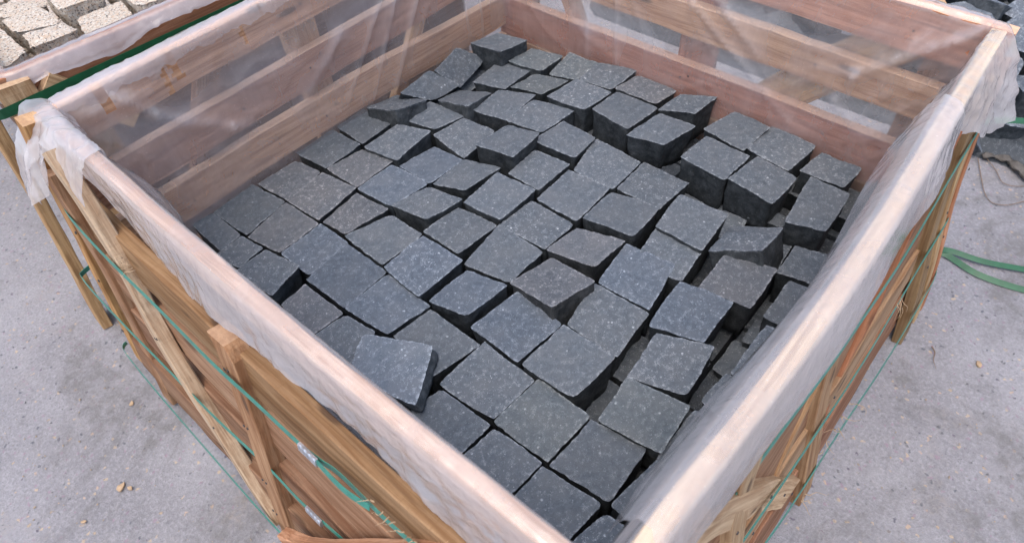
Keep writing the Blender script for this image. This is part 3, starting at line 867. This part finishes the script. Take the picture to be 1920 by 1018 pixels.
# ------------------------------------------------------------------ plastic film
def film(name, w_, d_, H_, origin, rot, inner, hem, outoff, creases, zin, tears, label, seed, step=.006, corner=.022, bulge=None, rail_c=None, rag=1.0):
    """a liner hung over the four rails of a crate: up the inside, over the rail and down the outside"""
    L = []
    r = corner
    segs = [((0, r), (0, d_ - r), (1, 0)), ((r, d_), (w_ - r, d_), (0, -1)), ((w_, d_ - r), (w_, r), (-1, 0)), ((w_ - r, 0), (r, 0), (0, 1))]
    cen = [(r, d_ - r), (w_ - r, d_ - r), (w_ - r, r), (r, r)]
    for k, (a, b, nn) in enumerate(segs):
        ln = math.hypot(b[0] - a[0], b[1] - a[1]); n = int(ln / step)
        for i in range(n):
            t = i / n
            L.append((k, a[0] + (b[0] - a[0]) * t, a[1] + (b[1] - a[1]) * t, nn[0], nn[1]))
        n2 = segs[(k + 1) % 4][2]
        for i in range(9):
            a0 = math.atan2(nn[1], nn[0]); t = i / 9
            da = (math.atan2(n2[1], n2[0]) - a0 + math.pi) % (2 * math.pi) - math.pi
            an = a0 + da * t
            nx, ny = math.cos(an), math.sin(an)
            L.append((k + .5, cen[k][0] - nx * r, cen[k][1] - ny * r, nx, ny))
    NI, NO = 52, 26
    bm = bmesh.new(); rows_ = []; lay = bm.verts.layers.float.new('layers')
    T = Matrix.Translation(origin) @ Matrix.Rotation(rot, 4, 'Z')
    for si, (k, x, y, nx, ny) in enumerate(L):
        row = []
        coord = y if k in (0, 2) else x
        kk = int(k)
        hz = hem(k, coord)
        hz += rag * .010 * noise.noise(Vector((x * 30, y * 30, seed))) + .004 * noise.noise(Vector((x * 110, y * 110, seed)))
        ob = .0140
        cen_ = rail_c(k, coord) if rail_c else 0
        for t in range(NI + 4 + NO):
            if t < NI:                                   # inside, bottom to rail
                z = zin + (H_ + .001 - zin) * (t / NI)
                off = inner(k, coord, z); crz = 0
                P = Vector((x * 1.0, y * 1.0, z))
                nn_ = noise.noise(Vector((x * 6, y * 6, z * 5 + seed))) * .004 + noise.noise(Vector((x * 22, y * 22, z * 12 + seed))) * .0016
                rg = abs(noise.noise(Vector((x * 9 + z * 4, y * 9 - z * 4, z * 7 + seed))))
                off += (max(-.002, nn_) + max(0, .06 - rg) * .06) * (.45 if k == 3 else 1)
                for (ck, c0, z0, c1, z1, hgt, wd) in creases:
                    if ck == k:
                        dx, dz = c1 - c0, z1 - z0; l2 = dx * dx + dz * dz
                        tt = max(0, min(1, ((coord - c0) * dx + (z - z0) * dz) / l2))
                        dd = math.hypot(coord - c0 - dx * tt, z - z0 - dz * tt)
                        off += hgt * math.exp(-dd / wd) * (1 - .5 * tt)
                        crz += math.exp(-(dd / wd) ** 1.2) * (1 - .6 * tt)  # whitens the film along creases, painting their glints into the haze
                fade = min(1, (NI - t) / 5)
                off = .0125 + (off - .0125) * fade
            elif t < NI + 4:                             # over the rail
                a = (t - NI + .5) / 4
                off = .0125 + (-ob - .0125) * a
                z = H_ + .0045 + .0012 * math.sin(a * math.pi) + abs(noise.noise(Vector((x * 35, y * 35, seed)))) * .004
            else:
                a = (t - NI - 3) / NO
                z = H_ + .0035 - (H_ - hz) * a
                fl = outoff(k, coord)
                off = -ob - fl * (a ** .8) - .006 * a * abs(noise.noise(Vector((x * 14, y * 14, a * 1.5 + seed)))) * rag - a * .0018 * noise.noise(Vector((x * 45, y * 45, a * 3 + seed)))
                off += .0015 * noise.noise(Vector((x * 90, y * 90, z * 60)))
            if bulge: off += bulge(k, coord, z, t >= NI + 4)
            if t < NI: ly = (.8 if k == 3 else 0) + max(0, min(1, crz)) * .8
            elif t < NI + 4: ly = -.05
            else: ly = .75 + .25 * noise.noise(Vector((x * 12, y * 12, z * 12)))
            if rail_c:
                cw = math.exp(-((x - W) ** 2 + y ** 2) / .035) + math.exp(-(x ** 2 + (y - D) ** 2) / .006) + (.035 if t >= NI + 4 else .03)
                rr = 1 - abs(noise.noise(Vector((x * 26, y * 26, z * 26)))) * 2
                r2 = 1 - abs(noise.noise(Vector((x * 60 + 5, y * 60, z * 60)))) * 2
                am = min(1, cw) * (.4 + .6 * min(1, abs(t - NI - 2) / 8))
                off += (max(0, rr) ** 3 * .0048 + max(0, r2) ** 3 * .0009) * am * (1 if t < NI + 2 else -1)
                z += (max(0, r2) ** 2 * .001) * am * (.3 if t < NI else 1)
                ly = min(1.3, ly + .35 * max(0, rr) ** 3 * am)
            nv = bm.verts.new(T @ Vector((x + nx * (off + cen_), y + ny * (off + cen_), z))); nv[lay] = ly
            row.append(nv)
        rows_.append((row, k, coord))
    bm.verts.ensure_lookup_table()
    n = len(rows_)
    for i in range(n):
        r0, k, c0 = rows_[i]; r1 = rows_[(i + 1) % n][0]
        for j in range(len(r0) - 1):
            if tears and tears(k, c0, j, NI, r0[j].co): continue
            bm.faces.new((r0[j], r1[j], r1[j + 1], r0[j + 1]))
    for v in [v for v in bm.verts if not v.link_faces]: bm.verts.remove(v)
    me = mesh_from(bm, name); smooth_all(me)
    o = link_mesh(name, me, M_FILM)
    setp(o, label, "plastic film", "plastic liners hung over the crates")
    return o

def inner_main(k, c, z):
    f = max(0, min(1, z / .30))
    if k == 3: return .012 + .034 * math.sin(math.pi * min(1, max(0, (z + .02) / .37)) ** .8) * max(0, min(1, (W - .02 - c) / .14))
    if k == 0: return .012 + (.035 * math.exp(-((c - .86) / .09) ** 2)) * math.sin(math.pi * max(0, min(1, z / .36)))
    return .012
HFL = [(0, .20), (.15, .205), (.33, .24), (.47, .25), (.58, .252), (.7, .22), (.8, .23), (.88, .255), (.93, .305), (1.0, .318), (1.03, .29), (1.05, .215), (1.077, .23)]
HFR = [(0, .25), (.15, .25), (.3, .24), (.45, .225), (.6, .25), (.7, .275), (.8, .26), (.9, .25), (1.0, .20), (1.06, .19), (1.075, .20)]
def hem_main(k, c):
    if k == 0: return interp(HFL, c)
    if k == .5: return .215
    if k == 3: return interp(HFR, c)
    if k == 2.5: return .19
    if k == 2: return .26 if c > .25 else .215
    return .27 + .02 * noise.noise(Vector((c * 12, 3, 1)))
OFR = [(0, .006), (.2, .008), (.45, .012), (.64, .009), (.75, .018), (.87, .010), (.98, .046), (1.06, .060)]
def rail_c(k, c):
    if k == 0: return -.006 * math.sin(math.pi * c / D) + .001
    if k == 3: return interp([(0, -.005), (.45, -.018), (W, .003)], c)
    if k == 2: return -.010
    if k == 1: return -.009
    return -.004
OFL = [(0, .008), (.15, .012), (.35, .008), (.5, .016), (.58, .024), (.66, .018), (.74, .012), (.85, .004), (.99, .012), (1.03, .04), (1.07, .068)]
def out_main(k, c):
    if k == 0: return interp(OFL, c)
    if k == 3: return interp(OFR, c)
    if k == 2: return .022
    if k == 1: return .055 * math.exp(-(c / .05) ** 2) + .020 + .012 * noise.noise(Vector((c * 10, 0, 0)))
    if k == 2.5: return .064
    if k == .5: return .075
    return .024
CR = [(2, .02, .327, .183, .181, .018, .010), (2, .183, .181, .179, .132, .010, .005), (2, .183, .181, .26, .17, .008, .006), (2, .542, .215, .267, .026, .010, .006), (2, .487, .24, .371, .147, .012, .008),
      (2, .203, .115, .12, .06, .010, .008), (2, .80, .20, .80, -.02, .012, .012), (2, .73, .24, .71, -.02, .008, .006), (2, .095, .30, .13, .23, .006, .006),
      (1, .091, .329, .145, .247, .016, .006), (1, .145, .247, .263, .147, .014, .012), (1, .263, .147, .30, .13, .012, .010), (1, .68, .23, .53, .05, .010, .005), (1, .80, .22, .66, .0, .011, .006),
      (1, .74, .25, .60, .02, .007, .004), (1, .97, .30, .98, .0, .010, .006), (1, .91, .30, .93, .02, .007, .004), (1, .56, .21, .41, .10, .006, .012), (1, .05, .31, .16, .29, .010, .006), (1, .175, .31, .22, .29, .006, .004)]
def tear_main(k, c, j, NI, co):
    jj = j - (NI - 1)
    def blob(c0, a, lo, hi):
        w_ = a * (1 + .5 * noise.noise(Vector((j * .9, c * 160, 0))))
        return abs(c - c0) < w_ and lo <= jj <= hi
    if k == 1: return blob(.083, .009, -4, 1) or blob(.190, .005, -7, -2) or blob(.212, .009, -5, 1) or blob(.352, .004, -5, -2) or blob(.40, .002, -2, 0)
    if k == .5: return False
    return False
film("plastic_liner", W, D, H, (0, 0, 0), 0, inner_main, hem_main, out_main, CR, -.13, tear_main,
     "torn milky plastic liner draped over the rails of the crate of dark cobbles", 1.0, rail_c=rail_c)

def torn_flap(pts_fn, nu, nv_, label_parent, name="torn_flap", ampf=None, layf=None):
    bm = bmesh.new(); lay = bm.verts.layers.float.new('layers'); g = []
    for i in range(nu + 1):
        g.append([])
        for j in range(nv_ + 1):
            p = pts_fn(i / nu, j / nv_)
            q = p * 34
            r = max(0, 1 - 2 * abs(noise.noise(q))) ** 3
            e = min(i, nu - i, j, nv_ - j) / 4
            am = ampf(i / nu, j / nv_); p = p + Vector((0, 0, 1)) * r * .005 * am + nz3(p, 60, 2) * .0016 * am
            v = bm.verts.new(p); v[lay] = layf(i / nu, j / nv_) + .35 * r * am; g[-1].append(v)
    for i in range(nu):
        for j in range(nv_): bm.faces.new((g[i][j], g[i + 1][j], g[i + 1][j + 1], g[i][j + 1]))
    me = mesh_from(bm, name); smooth_all(me)
    return link_mesh(name, me, M_FILM, label_parent)
liner = bpy.data.objects["plastic_liner"]
def prof(path, v):
    L = [0]
    for a, b in zip(path, path[1:]): L.append(L[-1] + math.hypot(b[0] - a[0], b[1] - a[1]))
    s = v * L[-1]
    for k in range(len(path) - 1):
        if s <= L[k + 1] or k == len(path) - 2:
            t = (s - L[k]) / max(1e-9, L[k + 1] - L[k])
            return path[k][0] + (path[k + 1][0] - path[k][0]) * t, path[k][1] + (path[k + 1][1] - path[k][1]) * t
def flap_right(u, v):
    x = .06 + .78 * u + .012 * noise.noise(Vector((v * 6, 1, 2))) + .006 * noise.noise(Vector((v * 25, 1, 2)))
    rag = .022 * noise.noise(Vector((u * 9, 4, 0))) + .010 * noise.noise(Vector((u * 31, 4, 0)))
    c = rail_c(3, x)
    y, z = prof([(.044 + .006 * math.sin(u * 9), .245 + rag), (.030, .315), (.0145, H + .0065), (-.0145, H + .0065), (-.024, .30), (interp(OFR, x) * -1 - .022, .245 + rag)], v)
    return Vector((x, y + c, z))
torn_flap(flap_right, 130, 34, liner, ampf=lambda u, v: .12 + .9 * max(0, (u - .85) / .15), layf=lambda u, v: .30 + .5 * max(0, (u - .8) / .2) - .3 * math.exp(-((v - .5) / .16) ** 2))
def flap_left(u, v):
    # loose film bunched over the far end of the pinkish rail, lifted into an arch above the leaning brace
    y = 1.115 - .215 * u
    lift = .030 * math.sin(math.pi * min(1, max(0, (u - .22) / .6)))
    rag = .010 * noise.noise(Vector((u * 8, 9, 0))) + .005 * noise.noise(Vector((u * 29, 9, 0)))
    drop = interp([(0, .10), (.16, .125), (.27, .05), (.5, .006), (.75, .015), (1, .05)], u)
    rc_ = interp([(0, 1), (.2, 1), (.38, .25), (.7, .2), (.95, .45), (1, .45)], u)
    x, z = prof([(.026 * (1 - u) + .010, .312 + rag * .6), (.0125, H + .009), (-.016, H + .011 + lift * .3), (-.022 - .045 * rc_, H - .005 * rc_ - drop * .5 + lift * .4), (-.026 - .060 * rc_, H - .012 * rc_ - drop + rag + lift * .3)], v)
    return Vector((x, y, z))
torn_flap(flap_left, 50, 30, liner, ampf=lambda u, v: .8, layf=lambda u, v: .35)
def flap_back(u, v):
    x = .02 + .60 * u; c = rail_c(1, x)
    rag = .010 * noise.noise(Vector((u * 14, 3, 5))) + .007 * noise.noise(Vector((u * 45, 3, 5)))
    y, z = prof([(-.016, .316 + rag), (-.013, H + .008), (.016, H + .008), (.030 + .012 * math.sin(u * 11), .318), (.042, .285 + rag)], v)
    return Vector((x, D + y - c, z))
torn_flap(flap_back, 110, 18, liner, ampf=lambda u, v: .45 * (1 - u), layf=lambda u, v: .35 * (1 - u) - .1)

# ------------------------------------------------------------------ neighbouring crate of pale granite cobbles
A8 = R(-4.0)
N0 = Vector((.012, 1.335, 0))                              # its near corner
ux, uy = Vector((math.cos(A8), math.sin(A8), 0)), Vector((-math.sin(A8), math.cos(A8), 0))
NW, ND, NH = 1.08, 1.08, .293
def nb(x, y, z): return N0 + ux * x + uy * y + Vector((0, 0, z))
crate2 = empty("slatted_crate", (.6, 1.85, G), "slatted crate of pale granite cobbles with broad dark green strap, behind the main crate", "crate")
for (a, b), c in zip([(.190, .292), (.06, .15), (-.06, .03), (-.2, -.1)], [(.42, .21, .12), (.17, .10, .07), (.15, .09, .06), (.15, .09, .06)]):  # shade of the gap between the crates put into the lower planks' colour
    board("plank", [tuple(nb(-.01, 0, (a + b) / 2)), tuple(nb(NW, 0, (a + b) / 2))], (0, 0, 1), b - a, .022, c, crate2)
    board("plank", [tuple(nb(0, .0, (a + b) / 2)), tuple(nb(-.004, ND, (a + b) / 2))], (0, 0, 1), b - a, .022, c, crate2)
    board("plank", [tuple(nb(NW, 0, (a + b) / 2)), tuple(nb(NW, ND, (a + b) / 2))], (0, 0, 1), b - a, .022, c, crate2)
    board("plank", [tuple(nb(0, ND, (a + b) / 2)), tuple(nb(NW, ND, (a + b) / 2))], (0, 0, 1), b - a, .022, c, crate2)
board("post", [tuple(nb(.004, -.026, .288)), tuple(nb(.0, -.03, 0)), tuple(nb(-.03, -.075, -.3))], ux, .062, .022, (.50, .35, .20), crate2)
board("post", [tuple(nb(-.052, -.005, .28)), tuple(nb(-.09, -.0, 0)), tuple(nb(-.143, -.022, -.3))], uy, .054, .022, (.46, .30, .15), crate2)
board("brace", [tuple(nb(.046, -.024, .262)), tuple(nb(.16, -.026, .13))], (.75, 0, .65), .050, .022, (.52, .36, .20), crate2)
board("post", [tuple(nb(.56, -.024, .29)), tuple(nb(.56, -.03, -.3))], ux, .06, .022, BROWN, crate2)
wide = ribbon("wide_strap", [tuple(nb(-.055, .06, .250)), tuple(nb(-.058, -.012, .250)), tuple(nb(-.045, -.036, .250)), tuple(nb(0, -.0385, .250)), tuple(nb(.12, -.0385, .251)), tuple(nb(.56, -.0385, .253)), tuple(nb(1.1, -.0385, .255))],
              [tuple(-ux), tuple(-ux), tuple(-ux * .5 - uy), tuple(-uy), tuple(-uy), tuple(-uy), tuple(-uy)], .019, M_GREEN, None, n=80)
setp(wide, "broad dark green strap pulled tight round the crate of granite cobbles", "strap")
def hem2(k, c):
    if k == 3: return interp([(0, .262), (.06, .272), (.14, .262), (.2, .258), (.28, .274), (.5, .27), (1.1, .27)], c)
    return .24
film("plastic_liner", NW, ND, NH, tuple(N0), A8, lambda k, c, z: .012, hem2, lambda k, c: .016, [], .16, None,
     "clear plastic liner over the rail in front of the pale granite cobbles", 5.0, .008, rail_c=lambda k, c: 0, rag=.35)
# the first side of that liner frame runs along the crate's own x
GR = [(113,1654,250,189,1643,250,190,1531,250,108,1575,250), (113,1536,250,187,1507,250,195,1453,250,100,1464,250), (225,1549,250,320,1540,250,303,1446,250,201,1451,250),
      (216,1645,250,303,1630,250,297,1552,250,208,1572,250), (22,1566,250,97,1614,250,92,1475,250,40,1451,250), (104,1715,250,176,1758,250,215,1661,250,150,1662,250),
      (325,1510,250,412,1501,250,403,1417,250,316,1425,250), (18,1700,250,95,1714,250,98,1628,250,28,1600,250), (316,1592,250,400,1593,250,405,1515,250,325,1524,250), (225,1740,250,315,1728,250,307,1640,250,229,1655,250),
      (420,1600,250,505,1590,250,500,1505,250,415,1510,250), (328,1700,250,415,1690,250,410,1605,250,325,1612,250)]
GL = ["rosy speckled granite cobble with squared front edge, behind the liner", "low granite cobble touching the clear liner, in front of the squared one", "wide pale granite cobble beside the liner's middle, with deep side joint",
      "pale granite cobble behind the wide one, its shaded front showing", "whitish granite cobble at the crate's outer edge beside the near corner", "granite cobble cut by the frame above the squared rosy one",
      "granite cobble farthest along the clear liner toward the top edge", "whitish granite cobble at the outer edge, beside the squared rosy one", "granite cobble behind the farthest one along the liner", "granite cobble in the second row back at the frame edge",
      "granite cobble beyond the far end of the visible row", "granite cobble deep in the back of the pale crate"]
for i, g_ in enumerate(GR):
    q = [(g_[j] / 1000, g_[j + 1] / 1000, g_[j + 2] / 1000 + .012 * math.sin(i * 2.3)) for j in (0, 3, 6, 9)]
    s_ = cobble("granite_cobble", q, .08, 400 + i * 1.7, .010, 1.7, M_GRANITE, 14, .010)
    setp(s_, GL[i], "granite cobble", "granite cobbles in the crate behind")
def granite_fill():
    bm = bmesh.new(); rnd = random.Random(6)
    for i in range(10):
        for j in range(10):
            p = nb(.04 + .1 * i + .05, .04 + .1 * j + .05, 0); zt = .165 - rnd.uniform(0, .01)
            vs = [bm.verts.new(p + ux * a * .045 + uy * b * .045 + Vector((0, 0, z))) for z in (zt - .09, zt) for a, b in ((-1, -1), (1, -1), (1, 1), (-1, 1))]
            for f in ((0, 1, 2, 3), (4, 5, 6, 7), (0, 1, 5, 4), (1, 2, 6, 5), (2, 3, 7, 6), (3, 0, 4, 7)): bm.faces.new([vs[a] for a in f])
    o = link_mesh("buried_granite", mesh_from(bm, "buried_granite"), M_GRANITE)
    setp(o, "lower layer of granite cobbles dark in the joints", "granite cobbles", kind="stuff")
granite_fill()

# ------------------------------------------------------------------ loose heap of dark cobbles behind the right corner
rnd = random.Random(12)
heap = []
def heap_top(x, y):
    d = (x - 1.70) * .9 + (y + .12) * .25
    return max(0, min(.26, d * .42))
HB = [[(-.05,-.05),(-.045,.05),(.05,.048),(.048,-.05)]]
def heap_stone(x, y, z, yaw, tx, ty, s=.05, label=None, dep=.085):
    Rm = Matrix.Rotation(yaw, 3, 'Z') @ Matrix.Rotation(tx, 3, 'X') @ Matrix.Rotation(ty, 3, 'Y')
    q = [Vector((x, y, z)) + Rm @ Vector((a * s, b * s, 0)) for a, b in ((-1, .95), (.95, 1), (1, -1), (-.96, -1.02))]
    o = cobble("cobblestone", [tuple(v) for v in q], dep, 600 + len(heap) * 1.3, .008, 1.5, M_STONE, 8, .006)
    heap.append(o)
    b_ = rnd.uniform(.95, 1.35); o.color = (b_, b_, b_ * 1.02, 1)
    setp(o, label or "dark cobble tumbled in the loose heap behind the crate's far corner", "cobblestone", "dark cobbles in the loose heap")
    return o
heap_stone(1.78, -.08, G + .085, .5, .15, -.1, .052, "dark cobble at the heap's foot under the green strap, at the picture edge")
heap_stone(1.74, .03, G + .10, 1.1, -.55, .3, .05, "tilted cobble at the heap's foot touching the crate's corner post")
heap_stone(1.69, -.03, G + .055, .2, .9, .2, .045, "small dark cobble on its side lying nearest the open concrete")
heap_stone(1.85, .04, G + .17, .9, .5, .35, .052, "cobble leaning toward the film corner, just above the green strap")
heap_stone(1.83, -.17, G + .12, 1.9, .1, .5, .05, "dark cobble at the frame edge above the torn sack")
y = -.35
cells = []
for ix in range(9):
    for iy in range(14):
        cells.append((1.83 + ix * .105, -.30 + iy * .105, ix, iy))
for (x, y, ix_, iy_) in cells:
    if y > .9 and x > 2.3: continue
    h = heap_top(x, y)
    if x < 1.9 and y < .08: 
        if h < .05: continue
    x += rnd.uniform(-.02, .02); y += rnd.uniform(-.02, .02)
    heap_stone(x, y, G + .08 + h + rnd.uniform(-.015, .03), rnd.uniform(0, 3), rnd.uniform(-.55, .55), rnd.uniform(-.55, .55), rnd.uniform(.043, .053), "dark heap cobble, %s out from the crate wall, %s along from the green strap" % (ORD[ix_ + 1], ORD[iy_ + 1] if iy_ < 13 else 'fourteenth'))
def heap_bed():
    bm = bmesh.new(); n = 30; g = []
    for i in range(n + 1):
        g.append([])
        for j in range(n + 1):
            x, y = 1.66 + 1.2 * i / n, -.45 + 1.7 * j / n
            edge = min(i, n - i, j, n - j)
            z = G - .01 + (heap_top(x, y) + .02 + .03 * noise.noise(Vector((x * 14, y * 14, 0))) if edge > 0 and heap_top(x, y) > 0 else 0)
            g[-1].append(bm.verts.new((x, y, z)))
    for i in range(n):
        for j in range(n): bm.faces.new((g[i][j], g[i + 1][j], g[i + 1][j + 1], g[i][j + 1]))
    o = link_mesh("heap_rubble", mesh_from(bm, "heap_rubble"), M_STONE); o.color = (.6, .6, .6, 1)
    setp(o, "dark broken stone packed under the loose heap of cobbles", "rubble", kind="stuff")
heap_bed()

# ------------------------------------------------------------------ things lying on the ground
gs = ribbon("loose_strap", [(1.09, .0, G + .004), (1.17, -.03, G + .008), (1.235, -.085, G + .012), (1.270, -.117, G + .012), (1.288, -.195, G + .010), (1.322, -.275, G + .008), (1.36, -.36, G + .006), (1.42, -.46, G + .004)],
            [(0, 0, 1), (.2, .1, 1)], .0135, M_GREEN2, None, n=90, twist=lambda t: .55)
setp(gs, "upper of two bright green strap lengths curving over the open concrete", "strap", "green straps lying loose")
gs2 = ribbon("loose_strap", [(1.13, .0, G + .004), (1.19, -.04, G + .006), (1.24, -.085, G + .006), (1.262, -.117, G + .006), (1.245, -.197, G + .006), (1.262, -.292, G + .005), (1.30, -.38, G + .005), (1.36, -.47, G + .004)],
            [(0, 0, 1)], .0145, M_GREEN2, None, n=90, twist=lambda t: .5)
setp(gs2, "lower and thicker-looking bright green strap curving over the open concrete", "strap", "green straps lying loose")
gs3 = ribbon("loose_strap", [(1.50, .02, -.16), (1.58, -.01, -.165), (1.64, -.053, -.17), (1.69, -.12, -.172), (1.74, -.22, -.19)], [(0, 0, 1)], .015, M_GREEN2, None, n=50, twist=lambda t: .7)
setp(gs3, "bright green strap hanging over the foot of the cobble heap", "strap", "green straps lying loose")
gs4 = ribbon("loose_strap", [(1.80, .10, -.10), (1.87, .04, -.10), (1.93, -.03, -.11), (2.0, -.12, -.12)], [(0, 0, 1)], .015, M_GREEN2, None, n=50, twist=lambda t: .7)
setp(gs4, "short green strap end high on the heap by the film corner", "strap", "green straps lying loose")
tw = tube("twine", [(1.66, -.07, G + .004), (1.59, -.10, G + .003), (1.535, -.125, G + .003), (1.51, -.15, G + .002), (1.52, -.18, G + .003), (1.56, -.21, G + .003), (1.66, -.28, G + .003)], .0011, M_TWINE, n=60)
setp(tw, "thin brown twine looping on the concrete below the heap", "twine", "thin twines on the concrete")
tw2 = tube("twine", [(1.68, -.08, G + .004), (1.64, -.12, G + .003), (1.60, -.15, G + .003), (1.61, -.185, G + .003), (1.66, -.23, G + .003)], .001, M_TWINE, n=50)
setp(tw2, "shorter thin twine curving close under the torn sack", "twine", "thin twines on the concrete")

def sack():
    bm = bmesh.new(); n, m_ = 30, 10; g = []
    for i in range(n + 1):
        g.append([])
        for j in range(m_ + 1):
            u, v = i / n, j / m_
            x = 1.66 + .03 * v + .02 * math.sin(u * 5) - .01 * u; y = -.085 - .13 * u + .012 * math.sin(v * 4)
            z = G + .004 + .012 * abs(math.sin(u * 11 + v * 2)) * (1 - v * .4) + .004 * noise.noise(Vector((u * 9, v * 9, 0)))
            g[-1].append(bm.verts.new((x, y, z)))
    for i in range(n):
        for j in range(m_): bm.faces.new((g[i][j], g[i + 1][j], g[i + 1][j + 1], g[i][j + 1]))
    bmesh.ops.solidify(bm, geom=bm.faces[:], thickness=.0012)
    me = mesh_from(bm, "torn_sack"); smooth_all(me)
    o = link_mesh("torn_sack", me, M_SACK)
    setp(o, "crumpled scrap of dusty torn sack at the foot of the cobble heap", "sack")
sack()

chip(-.310, .904, .011, .4, "largest tan wood chip alone on the open concrete beside the teal-strapped side")
chip(-.300, .888, .007, 1.9, "small wood chip touching the largest tan chip")
chip(-.202, 1.062, .007, 1.0, "tan crumb of wood closest to the crate's corner post")
chip(1.003, -.275, .009, .7, "pale stone-like wood chip below the bright green straps")
chip(-.392, .897, .006, 2.2, "orange crumb of wood nearest the bottom picture edge")
stick = tube("dry_stalk", [(.985, -.186, G + .004), (.972, -.196, G + .006), (.955, -.200, G + .003), (.935, -.212, G + .004)], .0016, M_TWINE, n=20, taper=True)
setp(stick, "short dry brown stalk lying on the concrete near the outer post feet", "stalk")
